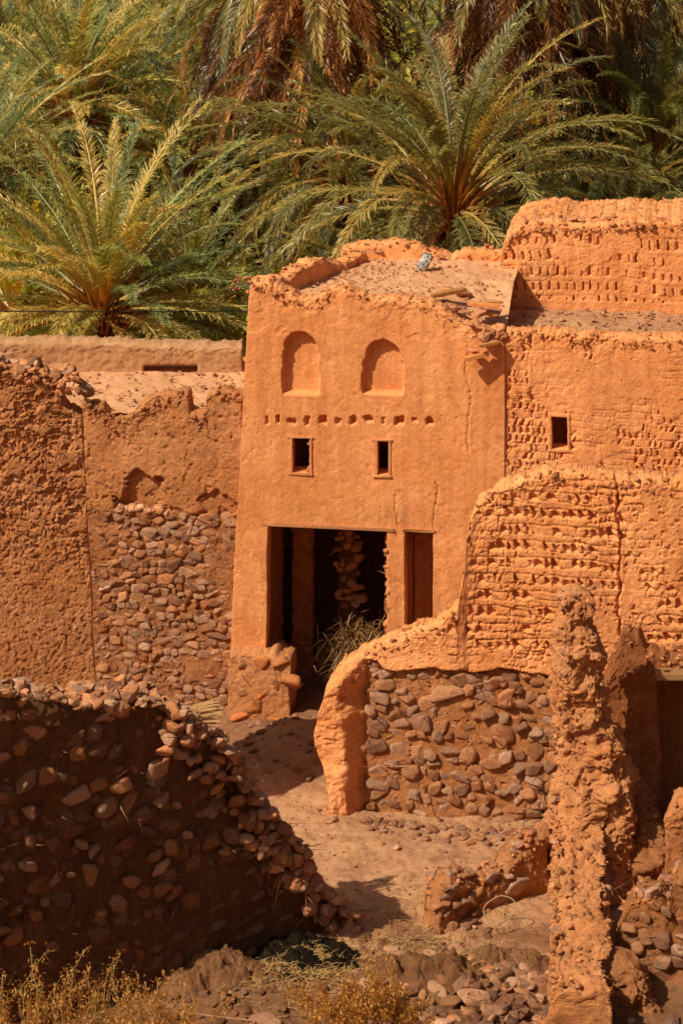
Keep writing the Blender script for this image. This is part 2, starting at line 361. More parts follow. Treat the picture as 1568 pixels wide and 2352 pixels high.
for a,b,z0,z1 in GH[:2]:
    fbox(mb,a-.045,a+.012,-.02,.2,z0-.04,z1+.03,(1.9,1.4,1.1),.005); fbox(mb,b-.012,b+.03,-.015,.2,z0-.04,z1+.03,(1.8,1.35,1.1),.005)
    fbox(mb,a-.09,b+.06,-.025,.2,z1,z1+.035,(1.7,1.3,1.1),.006); fbox(mb,a-.08,b+.05,-.025,.2,z0-.04,z0,(1.8,1.4,1.1),.006)
mb.obj("window_frames_and_lintels",M_WOOD,False,gate)
mb=MB(); a,b,z0,z1=GH[0]
for (fu_,fz,s) in ((.95,.85,.05),(.98,.7,.035),(.97,.12,.06),(.9,.05,.05),(1.0,.3,.04)): rock(mb,fac.pt(a+(b-a)*fu_,.06,z0+(z1-z0)*fz),(s,s,s*1.3),col=(1,1,1))
a,b,_,z1=GH[2]
for i in range(80):
    s=random.uniform(.03,.09); rock(mb,fac.pt(b+random.uniform(-.02,.03),random.uniform(.03,.4),random.uniform(.8,z1-.1)),(s,s,s*1.2),col=(1,1,1))
mb.obj("broken_plaster",M_ROUGH,False,gate)
def sheet(name,poly_fn,x0,x1,y0,y1,z,res,mat,parent,amp=.05,hfn=None):
    xs=np.arange(x0,x1+res,res); ys=np.arange(y0,y1+res,res); GX,GY=np.meshgrid(xs,ys,indexing='ij')
    GX2=poly_fn(GX,GY) if poly_fn else GX
    p=P3(GX2,GY,0*GX); zz=z+amp*fbm(p,.9,4,3)+.02*fbm(p,6,3,9)
    if hfn is not None: zz=zz+hfn(GX2,GY)
    V=P3(GX2,GY,zz).reshape(-1,3); n,m=GX.shape
    I,J=np.meshgrid(np.arange(n-1),np.arange(m-1),indexing='ij'); I=I.ravel();J=J.ravel()
    mb=MB(); mb.add(V,quads=np.stack([I*m+J,(I+1)*m+J,(I+1)*m+J+1,I*m+J+1],1)); return mb.obj(name,mat,True,parent)
def rf(Xg,Yg):
    t=(Yg-D)/4.0; left=-1.7+t*1.35; f=(Xg+1.7)/(3.1+1.7); return left+f*(3.12-left)
tur(sheet("roof",rf,-1.7,3.1,D+.1,D+4.0,7.86,.05,M_ROOF,gate,.05,lambda x,y:-.45*sstep(1.6,3.0,x)*sstep(52.5,50,y)+.03))
mb=MB()
for i in range(600):
    x=random.uniform(-.8,3.0); y=random.uniform(D+.2,D+3.7); s=random.uniform(.012,.045)
    rock(mb,gp(x,y,7.89-.45*float(sstep(1.6,3.0,x)*sstep(52.5,50,y))),(s,s,s*.6),col=(1.1,.95,.85))
for (px,py,s,d) in ((1030,665,.18,51.3),(1060,672,.2,51.1),(1010,678,.14,51),(1045,705,.16,50.0),(1110,770,.2,49.6),(1085,805,.14,49.55),(1130,785,.16,49.55),(1100,720,.14,49.9),(1125,715,.2,50.2),(870,580,.15,53.9),(810,578,.14,53.9),(1010,588,.1,53.6)):
    rock(mb,(X(px,d),d,Z(py,d)),(s*1.4,s,s*.4),rot(random.uniform(-.2,.2),random.uniform(-.2,.2),random.uniform(0,6)),(1.2,1.0,.85))
for px in range(1085,1160,14):
    d=49.65; rock(mb,(X(px,d),d,Z(745+ (px-1085)*.4,d)),(.13,.12,.09),None,(1.1,.9,.75))
mb.obj("roof_debris",M_ROCK,False,gate)
def plank(mb,p,l,w,h,az,tilt=0,col=(1.4,1.1,.8)):
    V=np.array([[x,y,z] for x in(-l/2,l/2) for y in(-w/2,w/2) for z in(-h/2,h/2)],float)
    mb.add(V@rot(0,tilt,az).T+np.array(p),quads=[[0,1,3,2],[4,6,7,5],[0,4,5,1],[2,3,7,6],[0,2,6,4],[1,5,7,3]],col=col)
mb=MB()
plank(mb,(X(1110,50.0),50.0,Z(700,50.0)),.62,.13,.05,-.15,.03,(1.9,1.2,.8))
plank(mb,(X(1125,50.3),50.3,Z(695,50.3)),.5,.1,.04,.2,.0)
plank(mb,(X(1030,50.5),50.5,Z(672,50.5)),.7,.14,.06,.35,-.1,(1.1,.8,.5))
plank(mb,(X(1095,49.45),49.45,Z(818,49.45)),.45,.14,.07,.1,-.25,(1.8,1.25,.8))
plank(mb,(X(1120,49.4),49.4,Z(790,49.4)),.4,.12,.05,.3,-.1,(1.2,.9,.6))
mb.obj("loose_planks",M_WOOD)
mb=MB(); bm=bmesh.new(); bmesh.ops.create_icosphere(bm,subdivisions=4,radius=1)
bm.verts.ensure_lookup_table(); bm.verts.index_update()
V=np.array([v.co[:] for v in bm.verts]); T=np.array([[v.index for v in f.verts] for f in bm.faces]); bm.free()
r=1+.35*np.abs(fbm(V,2.2,3,4))-.3*np.abs(fbm(V,4.5,2,9)); V=V*r[:,None]*np.array((.17,.12,.12)); V[:,2]+=.05*np.sin(V[:,0]*14)
V=V@rot(0,-.5,0).T
st=fbm(V,14,2,5)
mb.add(V+np.array((X(976,52.8),52.8,8.05)),tris=T); mb.C[0][:,:3]=np.where(st[:,None]>.25,(.10,.13,.18),(.5,.47,.43))
mc,nt,b=nmat("cloth"); at=nt.nodes.new("ShaderNodeAttribute"); at.attribute_name="Col"; nt.links.new(at.outputs[0],b.inputs[0])
mb.obj("cloth_bundle",mc,True)
# ================================================================ RIGHT HOUSE
rh=empty("mud_brick_house")
A=(X(1157,49.63),49.63);B=(7.6,49.0)
f1=slotf(.155,.72,.115,.034,.09,.25,.0,21,True,.9,.012,zb=4.4,pres_t=-.3,wj=.012) 
f1c=slotf(.13,.8,.26,.02,.03,0,.1,22,False,1.3,.02,zb=3.5)
a_=online(A,B,1265,1032); b_=online(A,B,1302,960)
wh=[(a_[0],b_[0],a_[1],b_[1])]
def hr2(U,Zv):
    p=P3(U,0*U,Zv)
    H=f1(U,Zv)+.5*f1c(U,Zv)+.008*sstep(.4,.45,fbm(p,1,4,51))+.015*sstep(1.05,1.2,fbm(p,15,2,59,.7))
    return H*(1-((U>wh[0][0]-.06)&(U<wh[0][1]+.06)&(Zv>wh[0][2]-.06)&(Zv<wh[0][3]+.06)))
slab("front_wall",A,B,-.2,[online(A,B,p,q) for p,q in ((1157,770),(1250,768),(1400,776),(1500,779),(1620,780))],.5,M_MUD,.017,wh,hr2,3,.02,.03,.8,rh,rnd=.03,seed=21,fine=.0035,crumbs=300,csz=(.015,.06))
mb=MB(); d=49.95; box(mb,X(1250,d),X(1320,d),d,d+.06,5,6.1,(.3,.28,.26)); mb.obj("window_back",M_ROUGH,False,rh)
o=sheet("terrace",None,3.0,8.2,50.2,53.6,7.14,.06,M_GND,rh,.06)
RC=Vector((3.1,50.0,0)); RR=Matrix.Translation(RC)@Matrix.Rotation(math.radians(-8.3),4,'Z')@Matrix.Translation(-RC); o.matrix_world=RR
A=(X(1150,52.9),52.9);B=(7.9,52.25)
f2=slotf(.30,.58,.175,.034,.12,.06,.30,33,False,.7,.006,zt=8.62,zb=7.3,pres_t=-.75,wj=.015)
f2b=slotf(.15,.8,.3,.02,.02,0,.1,35,False,1.3,.015)
slab("upper_wall",A,B,6.8,[online(A,B,p,q) for p,q in ((1150,600),(1158,565),(1180,535),(1215,512),(1300,512),(1400,520),(1500,512),(1640,506))],2.2,M_MUD,.017,(),lambda U,Zv:f2(U,Zv)+.4*f2b(U,Zv),16,.03,.05,1.0,rh,rnd=.05,seed=23,fine=.005,crumbs=700,csz=(.02,.08))
mb=MB()
for i in range(160):
    x=random.uniform(3.1,6.8); y=random.uniform(50.3,52.7); s=random.uniform(.02,.07); rock(mb,tuple(RR@Vector((x,y,7.19))),(s,s,s*.6))
for i in range(14):
    x=random.uniform(3.6,6.2); s=random.uniform(.06,.13); rock(mb,(x,52.7+random.uniform(.2,.5),Z(505,52.8)-.02),(s*1.5,s,s*.35),col=(1.2,.95,.8))
mb.obj("terrace_stones",M_ROCK,False,rh)
# ================================================================ LEFT REAR HOUSE WALL
lh=empty("ruined_adobe_house")
A=(X(185,51.1),51.1);B=(X(556,50.55),50.55)
pr=[(online(A,B,p,q)) for p,q in ((185,930),(232,935),(262,968),(300,955),(335,918),(365,908),(432,902),(434,945),(474,948),(477,900),(510,892),(552,905))]
zs_=Z(1180,50.8); nc=online(A,B,322,1175); nc2=online(A,B,510,1160)
def hl(U,Zv):
    p=P3(U,0*U,Zv)
    ed=zs_-Zv+.22*fbm(p,1.6,4,9,.6)
    H=.06*sstep(-.03,.05,ed)+.02*sstep(.3,.35,fbm(p,1.3,4,61))+.03*sstep(.75,.95,fbm(p,10,3,63,.7))
    t=np.clip((Zv-nc[1])/.85,0,1)
    wd=.50*np.sqrt(np.clip(1-t**1.5,0,1))+.14*fbm(p,3,4,5,.6)
    H=H+.16*sstep(-.01,.03,wd-np.abs(U-nc[0]))*(Zv>nc[1]+.04*fbm(p,5,2,3))*(Zv<nc[1]+.95)
    r2=np.hypot(U-nc2[0],(Zv-nc2[1])*1.3)+.15*fbm(p,3,4,15,.6)
    return H+.07*sstep(.3,.24,r2)
w=slab("front_wall",A,B,-.4,pr,.4,M_ROUGH,.024,(),hl,3,.04,.05,1.4,lh,rnd=.04,seed=31,fine=.009,col=lambda P:np.where(P[:,2:3]+.22*fbm(P,1.6,3,9)[:,None]*0>zs_,.93,.68)*np.ones(3),crumbs=160)
mb=MB(); stones(mb,w,.1,w.L,-.2,zs_+.02,.15,(.08,.2),.015,1.,.88,hoff=lambda u,z:.045+0*u,dep=.46,pack=.88)
for i in range(30):
    u=nc[0]+random.uniform(-.5,.5); s=random.uniform(.04,.11); rock(mb,w.pt(u,.08,nc[1]+random.uniform(-.04,.06)),(s*1.4,s,s*.6),bright=1.3)
mb.obj("masonry_stones",M_ROCK,False,lh)
sheet("roof",None,-6.5,-1.6,51.2,55.0,5.5,.06,M_ROOF,lh,.05)
d=53.9; A=(-9,d);B=(X(556,d),d)
slab("parapet",A,B,3.5,[(0,Z(785,d)),(2,Z(785,d)),(4.5,Z(790,d)),(7,Z(800,d))],.55,M_OLD,.04,[(X(330,d)+9,X(455,d)+9,Z(866,d)+.03,Z(845,d)+.05)],None,3,.03,.03,1.2,lh,rnd=.05,seed=37)
mb=MB()
for i in range(160):
    x=random.uniform(-5.2,-1.8); y=random.uniform(51.3,53.8); s=random.uniform(.015,.06); rock(mb,(x,y,5.54),(s,s,s*.6))
rock(mb,(X(205,52.5),52.5,5.6),(.07,.07,.08),None,(.3,.2,.2))
mb.obj("roof_stones",M_ROCK,False,lh)
# ================================================================ LEFT TALL WALL
d=44.5; A=(-7.2,d-.15);B=(X(238,d),d+.12)
pr=[online(A,B,p,q) for p,q in ((-150,800),(0,850),(40,860),(90,850),(130,872),(165,868),(190,900),(205,935),(236,960))]
def hlt(U,Zv):
    p=P3(U,0*U,Zv); up=sstep(4.2,6.5,Zv+.5*fbm(p,1,3,3)); 
    pit=sstep(.5,.8,fbm(p,14,3,75,.75)); rid=sstep(.15,.35,fbm(p*np.array((1,1,1.6)),4.5,5,71,.7))
    return .04*rid*up+.03*pit*(.6+.6*up)
w=slab("tall_adobe_wall",A,B,-.4,pr,.55,M_ROUGH,.018,(),hlt,5,.035,.07,.9,None,xw=lambda U,Zv:-.42*np.clip(Zv,0,8.2)/8.2*sstep(0,3.0,U),rnd=.06,seed=41,fine=.008,crumbs=300,csz=(.03,.1))
mb=MB(); toprocks(mb,w,1.0,2.9,.0,.6,40,(.07,.18),1.15)
for i in range(300):
    u=random.uniform(.8,w.L-.1); z=random.uniform(3.8,8); s=random.uniform(.015,.055); rock(mb,w.pt(u-.42*z/8.2,.02,z),(s*1.3,s*.8,s),bright=1.2)
mb.obj("wall_top_stones",M_ROCK,False,w.o)
# ================================================================ FOREGROUND RUBBLE WALL
pr=[online(WA,WB,p,q) for p,q in ((-90,1600),(0,1592),(60,1600),(150,1625),(250,1635),(330,1620),(420,1640),(470,1680),(520,1720),(545,1790),(590,1850),(650,1910),(700,1975),(745,2060),(800,2095),(858,2140))]
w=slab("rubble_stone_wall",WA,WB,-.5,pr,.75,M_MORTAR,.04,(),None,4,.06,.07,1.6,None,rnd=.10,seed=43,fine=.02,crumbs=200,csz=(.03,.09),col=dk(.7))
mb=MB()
stones(mb,w,0,w.L,-.2,lambda u:w.topz(u)-.6,.25,(.11,.24),.03,.88,.42,dep=.45)  # stones and mortar of the shaded face are darkened in colour
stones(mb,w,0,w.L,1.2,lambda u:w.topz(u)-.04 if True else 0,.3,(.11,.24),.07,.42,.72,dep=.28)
toprocks(mb,w,0.1,w.L-.4,-.04,.75,280,(.06,.16),1.05)
toprocks(mb,w,3.0,5.3,.1,1.0,70,(.07,.18),1.1)
toprocks(mb,w,4.3,w.L-.1,-.22,.6,190,(.08,.18),1.1)
for i in range(140):
    u=random.uniform(4.0,w.L); s=random.uniform(.09,.19); rock(mb,w.pt(u,random.uniform(-.18,.0),w.topz(u)-random.uniform(.0,.8)),(s*1.2,s*.9,s*.75),bright=1.0)
mb.obj("wall_stones",M_ROCK,False,w.o)
# ================================================================ FRONT BRICK/STONE WALL
A=(X(752,46.4),46.4);B=(7.2,45.5)
pr=[online(A,B,p,q) for p,q in ((752,1640),(762,1575),(785,1535),(830,1510),(900,1478),(950,1455),(1000,1437),(1050,1400),(1062,1330),(1072,1215),(1095,1160),(1150,1125),(1250,1092),(1300,1082),(1350,1088),(1430,1098),(1500,1100),(1620,1104))]
f3=slotf(.29,.45,.165,.08,.13,.45,.22,55,False,.8,.02,zb=2.8,zt=5.8,rag=.05,pres_t=-.4,wj=.03)
f3b=slotf(.145,.75,.25,.025,.05,0,.35,57,False,1,.035,zb=2.5)
zst=Z(1530,46.1)
def base(U,Zv): return -.38*np.clip(1-Zv/2.7,0,1.2)**1.0
def stzf(U,Zv):
    p=P3(U,0*U,Zv); return sstep(0,.08,zst-Zv+.12*fbm(p,1.5,3,6))*sstep(.55,.75,U+.08*fbm(p,2,3,8))
ck=online(A,B,1415,1300)[0]
def hfw(U,Zv):
    p=P3(U,0*U,Zv)
    cu=ck+.07*fbm(P3(0*U,3+0*U,Zv),3,4,2)
    rim=-.30*(1-sstep(.35,.62,U+.1*fbm(p,2,3,8)))*sstep(zst+.25,zst-.3,Zv)
    rim=rim+.05*fbm(p,3,4,12,.6)*(1-sstep(.6,1.,U))
    return (f3(U,Zv)+.7*f3b(U,Zv))*sstep(2.0,2.4,U)+base(U,Zv)+.14*stzf(U,Zv)+rim+.012*sstep(.3,.35,fbm(P3(U,1+0*U,Zv),1.4,4,62))+.08*(np.abs(U-cu)<.022)*(Zv>3.2)+.03*sstep(.85,1.0,fbm(p,12,2,64,.7))
xA=A[0]
w=slab("mud_brick_wall",A,B,-.4,pr,.55,M_MUD,.017,(),hfw,5,.035,.05,1.0,None,rnd=.07,seed=47,fine=.006,
  xw=lambda U,Zv:(1-sstep(0,.9,U))*(.10*np.sin(Zv*2.2+1.0)-.02+.05*fbm(P3(U,0*U,Zv),1.5,4,44,.6)),crumbs=420,
  col=lambda P:1-(.5*stzf(P[:,0:1]-xA,P[:,2:3]))*np.ones(3))
mb=MB(); stones(mb,w,.6,4.4,-.1,zst+.02,.21,(.10,.23),.06,.97,.82,hoff=lambda u,z:base(u,z)+.13,dep=.30,pack=.92)
for i in range(20):
    u=.75+i*.17+random.uniform(-.1,.1); s=random.uniform(.11,.19); rock(mb,w.pt(u,float(base(u,zst))+.10,zst-random.uniform(-.05,.35)),(s,s*.6,s*.8),rot(.2,random.uniform(-.6,.6),0),bright=.9)
mb.obj("base_stones",M_ROCK,False,w.o)
# ================================================================ SPIRE / END-ON WALL
def loft(mb,levels,seed,na=150,dz=.016,amp=.1,ledge=.05):
    zs=np.array([l[0] for l in levels]); o=np.argsort(zs); L=np.array(levels)[o]; zs=L[:,0]
    zz=np.arange(zs[0],zs[-1]+dz,dz); th=np.linspace(0,2*np.pi,na,endpoint=False)
    cx,cy,rx,ry=[np.interp(zz,zs,L[:,k])[:,None] for k in(1,2,3,4)]
    c=np.sign(np.cos(th))*np.abs(np.cos(th))**.6; s=np.sign(np.sin(th))*np.abs(np.sin(th))**.6
    end=np.clip((zz[-1]-zz)/.10,0,1)[:,None]**.5
    x=cx+rx*c*end; y=cy+ry*s*end; p=P3(x,y,np.repeat(zz[:,None],na,1))
    q=p*np.array((1,1,.6))
    r=amp*fbm(q,1.8,3,seed,.5)+.02*fbm(p,10,5,seed+4,.85)
    f1_=fbm(p*np.array((1,1,1.1)),3.4,4,seed+9,.6)
    r=r+ledge*(np.round(1.6*f1_)/1.6*.75+f1_*.25)
    r=r*np.clip((zz[-1]-zz)/.3,.25,1)[:,None]
    p[...,0]+=r*np.cos(th); p[...,1]+=r*np.sin(th); p[...,2]+=.03*fbm(p,7,3,seed+12)
    n=len(zz); I,J=np.meshgrid(np.arange(n-1),np.arange(na),indexing='ij'); I=I.ravel();J=J.ravel();K_=(J+1)%na
    mb.add(p.reshape(-1,3),quads=np.stack([I*na+J,I*na+K_,(I+1)*na+K_,(I+1)*na+J],1))
sp=empty("ruined_wall_spire"); d=43.9
mb=MB()
lv=[(Z(py,d),X(px,d),d+cy,r/F*d,ry) for px,py,r,cy,ry in ((1318,1343,24,0,.16),(1322,1370,40,0,.2),(1330,1395,36,0,.25),(1312,1440,36,0,.3),(1328,1500,50,0,.35),(1322,1560,50,0,.4),(1328,1620,58,0,.45),(1352,1690,78,0,.5),(1348,1720,70,0,.5),(1366,1770,86,-.1,.6),(1356,1850,90,-.2,.7),(1342,1950,96,-.3,.9),(1335,2060,100,-.3,1.1))]
loft(mb,lv,81,amp=.08,ledge=.11); mb.obj("spire",M_ROUGH,True,sp)
A=(X(1275,43.6),43.6);B=(X(1268,38.7),38.7)
w=slab("low_ridge",A,B,-.5,[(0,1.7),(.5,1.15),(1.1,.8),(2,.85),(3,.75),(4,.72),(5,.6)],.85,M_ROUGH,.028,(),None,18,.10,.10,1.3,sp,rnd=.2,seed=83,fine=.016,crumbs=260,csz=(.02,.08))
mb=MB()
for i in range(46):
    a=random.uniform(0,6.3); k=random.uniform(0,.6); s=random.uniform(.03,.08); rock(mb,(X(1322,d)+math.cos(a)*.27,d+math.sin(a)*.2,Z(1345+k*220,d)),(s,s,s*.6),bright=.9)
for i in range(50):
    a=random.uniform(3.2,6.3); k=random.uniform(0,1); s=random.uniform(.02,.07); rock(mb,(X(1322+20*k,d)+math.cos(a)*(.36+.25*k),d+math.sin(a)*.45,Z(1480+k*420,d)),(s,s,s*.7),bright=.9)
for i in range(150):
    u=random.uniform(0,w.L); s=random.uniform(.03,.14); rock(mb,w.pt(u,random.uniform(-.05,.85),w.topz(u)-.02-random.uniform(.02,.3)),(s,s,s*.6))
mb.obj("spire_stones",M_ROCK,False,sp)
A=(X(1005,42),42.0);B=(X(1262,43.3),43.3)
w=slab("low_stub_wall",A,B,-.4,[(0,.35),(.15,.62),(.8,.6),(1.2,.45),(1.7,.75),(2.3,1.0)],.45,M_ROUGH,.03,(),None,6,.07,.10,2,None,rnd=.1,seed=85,fine=.014,crumbs=120,csz=(.02,.09),col=dk(.8))
mb=MB(); stones(mb,w,.0,1.4,-.1,.55,.19,(.08,.17),.05,.95,.85); toprocks(mb,w,0,w.L,.05,.4,24,(.05,.12),.9); mb.obj("stub_stones",M_ROCK,False,w.o)
A=(X(1385,45.1),45.1);B=(7.0,44.8)
pr=[online(A,B,p,q) for p,q in ((1385,1560),(1400,1530),(1432,1462),(1470,1470),(1490,1500),(1515,1520),(1600,1500))]
h0=online(A,B,1512,1545); hs=[(h0[0],online(A,B,1600,1500)[0],-1,h0[1])]
w=slab("shaded_room_wall",A,B,-.4,pr,.45,M_ROUGH,.03,hs,None,3,.08,.10,1.7,None,rnd=.08,seed=87,fine=.014,col=lambda P:np.ones((len(P),3))*(.55,.46,.42),crumbs=100)  # tint darkened, part of the room's shade is in the colour
mb=MB(); box(mb,X(1505,44.8),7.0,44.65,45.1,h0[1],h0[1]+.09,(.8,.7,.6),.01); mb.obj("lintel_beam",M_WOOD,False,w.o)
A=(X(1405,40.6),40.6);B=(6.3,39.9)
pr=[online(A,B,p,q) for p,q in ((1405,2230),(1425,2110),(1450,2075),(1500,2062),(1530,2090),(1548,2000),(1600,1990))]
w=slab("broken_yard_wall",A,B,-.5,pr,.8,M_ROUGH,.03,(),None,5,.07,.10,1.8,None,rnd=.10,seed=91,fine=.014,crumbs=120,csz=(.02,.09),col=lambda P:np.ones((len(P),3))*.65)
mb=MB(); stones(mb,w,.1,w.L,-.3,lambda u:w.topz(u)-.05,.2,(.08,.2),.05,.9,.75); toprocks(mb,w,0,w.L,.05,.7,30,(.06,.15)); mb.obj("yard_wall_stones",M_ROCK,False,w.o)
A=(X(1530,42.6),42.6);B=(6.6,42.4)
w=slab("broken_yard_wall",A,B,-.5,[(0,1.4),(.15,1.75),(.6,1.95),(1.2,2.1)],.6,M_ROUGH,.035,(),None,3,.08,.10,1.8,None,rnd=.10,seed=93,fine=.014,crumbs=60)
mb=MB(); loft(mb,[(-.3,X(1470,43.6),43.6,1.15,.8),(.5,X(1455,43.7),43.7,.75,.6),(1.2,X(1430,43.8),43.9,.45,.4),(1.75,X(1410,43.9),44.1,.2,.3)],95,amp=.18,ledge=.12); mb.C[0][:,:3]*=.6
mb.obj("earth_heap",M_ROUGH,True)
mb=MB(); loft(mb,[(-.3,X(1420,39.6),39.8,.75,.6),(.25,X(1415,39.6),39.8,.5,.45),(.7,X(1425,39.6),39.9,.2,.25)],99,amp=.14,ledge=.10); mb.C[0][:,:3]*=.7
mb.obj("earth_heap",M_ROUGH,True)
# ================================================================ RUBBLE SCATTER
mb=MB()
for i in range(1100):
    x=random.uniform(-.9,3.3); y=random.uniform(40.3,47.5)
    s=min(.07,random.expovariate(1/.011)+.006); rock(mb,(x,y,gz(x,y)+s*.2),(s,s,s*.6),bright=random.choice((.5,.8,1.2)))
for i in range(230):
    x=random.gauss(2.3,1.0); y=random.uniform(38.9,41.0); s=random.uniform(.03,.17)
    rock(mb,(x,y,gz(x,y)+s*.2),(s*1.4,s,s*.6),bright=random.choice((.5,.7,1.1)))
for i in range(480):
    x=random.uniform(-2.8,2.4); y=random.uniform(38.3,42.2); s=random.uniform(.015,.10)
    rock(mb,(x,y,gz(x,y)+s*.2),(s*1.3,s,s*.6),bright=.5)
for i in range(60):
    x=random.uniform(-1.9,-.2); y=random.uniform(47,49.6); s=random.uniform(.03,.1); rock(mb,(x,y,gz(x,y)+s*.2),(s*1.3,s,s*.6),bright=.6)
for i in range(150):
    u=random.uniform(.6,4.4); s=random.uniform(.03,.1); x=.0+u-.25; y=45.75-random.random()**2*.6-.14*u; rock(mb,(x,y,gz(x,y)+s*.2),(s*1.3,s,s*.7),bright=.75)
for (px,py,s) in ((610,2335,.26),(660,2345,.18),(1015,2190,.2),(1050,2150,.18),(990,2170,.14),(1090,2290,.26),(1140,2315,.22),(1000,2280,.2),(1200,2260,.2),(760,1880,.14),(745,1905,.1),(900,2160,.12),(930,2180,.14)):
    d=F*(21-.15)/(py+870); rock(mb,(X(px,d),d,gz(X(px,d),d)+s*.15),(s*1.4,s*.9,s*.45),rot(.1,.15,random.uniform(-1,1)),(1.05,1.05,1.05))
mb.obj("rubble_scatter",M_ROCK,False)
def mound(name,cx,cy,rx,ry,h,mat,seed):
    xs=np.linspace(-1,1,110); GX,GY=np.meshgrid(xs,xs,indexing='ij')
    x=cx+GX*rx;y=cy+GY*ry; p=P3(x,y,0*x); r=np.sqrt(GX**2+GY**2)+.22*fbm(p,2.,4,seed+3,.6)
    z=terrain(x,y)+h*np.clip(1-r**2,-.3,1)*(1+.5*fbm(p,3,4,seed))-.02+.04*fbm(p,8,4,seed,.7)
    V=P3(x,y,z).reshape(-1,3); n=110; I,J=np.meshgrid(np.arange(n-1),np.arange(n-1),indexing='ij');I=I.ravel();J=J.ravel()
    mb=MB(); mb.add(V,quads=np.stack([I*n+J,(I+1)*n+J,(I+1)*n+J+1,I*n+J+1],1)); return mb.obj(name,mat,True)
mound("ash_heap",X(695,41.1),40.9,1.1,.8,.24,M_ASH,3)
mound("earth_mound",X(490,40.4),40.4,1.0,.7,.3,M_MORTAR,5)
mound("earth_mound",X(960,40.2),40.2,1.1,.6,.25,M_MORTAR,15)
mound("earth_mound",X(1150,40.9),40.9,.8,.6,.2,M_MORTAR,25)
def blades(mb,n,fn,l=(.15,.45),w=.006,cols=((.55,.36,.14),(.45,.27,.1),(.62,.44,.2)),up=(.0,.6),bend=.15):
    for i in range(n):
        x,y,z=fn(); a=random.uniform(0,6.3); L=random.uniform(*l); e=random.uniform(*up)
        dx,dy,dz=math.cos(a)*math.cos(e),math.sin(a)*math.cos(e),math.sin(e)
        s=np.array((-math.sin(a),math.cos(a),.2))*w; p0=np.array((x,y,z)); p1=p0+np.array((dx,dy,dz))*L*.5; p2=p1+np.array((dx,dy,dz-bend*2))*L*.5
        mb.add([p0-s,p0+s,p1+s,p1-s,p2],quads=[[0,1,2,3]],tris=[[3,2,4]],col=random.choice(cols))
mb=MB()
def fs():
    x=random.gauss(-.2,1.0); y=random.gauss(40.7,.6); return x,y,gz(x,y)+random.uniform(0,.05)+.16*math.exp(-((x+.6)**2+(y-40.9)**2)*3)
blades(mb,2600,fs,up=(-.1,.35),l=(.08,.35),w=.004); 
def fs2():
    x=random.uniform(.6,2.8); y=random.uniform(40,43.3); return x,y,gz(x,y)+.02
blades(mb,420,fs2,up=(-.1,.3),w=.004); mb.obj("straw_litter",M_DRY)
mb=MB()
def fs3():
    x=random.gauss(.35,.28); y=random.gauss(51.0,.3); return x,y,.4+random.random()*.9
blades(mb,700,fs3,(.3,1.0),.010,((.24,.12,.045),(.32,.18,.07),(.12,.06,.025)),(-.5,1.1),.35)
mb.obj("dry_frond_pile",M_DRY)
mb=MB()
for i in range(30):
    y=41.4+random.uniform(-.15,.15); z=Z(1640,41.4)+random.uniform(-.14,.12); x=X(452,41.4)
    p0=np.array((x-.3,y,z)); p1=np.array((x+random.uniform(.25,.42),y+.25+random.uniform(-.15,.1),z+random.uniform(-.12,.1))); s=np.array((0,.008,.01))
    mb.add([p0-s,p0+s,p1+s,p1-s],quads=[[0,1,2,3]],col=(.6,.38,.18))
mb.obj("twig_bundle",M_DRY)
def tube(name,pts,r,mat,cyc=False):
    c=bpy.data.curves.new(name,'CURVE'); c.dimensions='3D'; c.bevel_depth=r; s=c.splines.new('POLY'); s.points.add(len(pts)-1)
    for q,p in zip(s.points,pts): q.co=(*p,1)
    s.use_cyclic_u=cyc; c.materials.append(mat); o=bpy.data.objects.new(name,c); scn.collection.objects.link(o); return o
mw,nt,b=nmat("wire"); b.inputs[0].default_value=(.42,.25,.14,1)
cx=X(1145,42); tube("wire_loop",[(cx+.24*math.cos(a)*(1+.15*math.sin(3*a)),41.9+.12*math.sin(a),.3+.2*math.sin(a+.3)) for a in np.linspace(0,6.0,26)],.009,mw)
mk,nt,b=nmat("black_cable"); b.inputs[0].default_value=(.02,.018,.015,1)
tube("power_cable",[(x,56.5,Z(716,56.5)+.002*(x+5)**2) for x in np.linspace(-9,-1.4,30)],.012,mk)
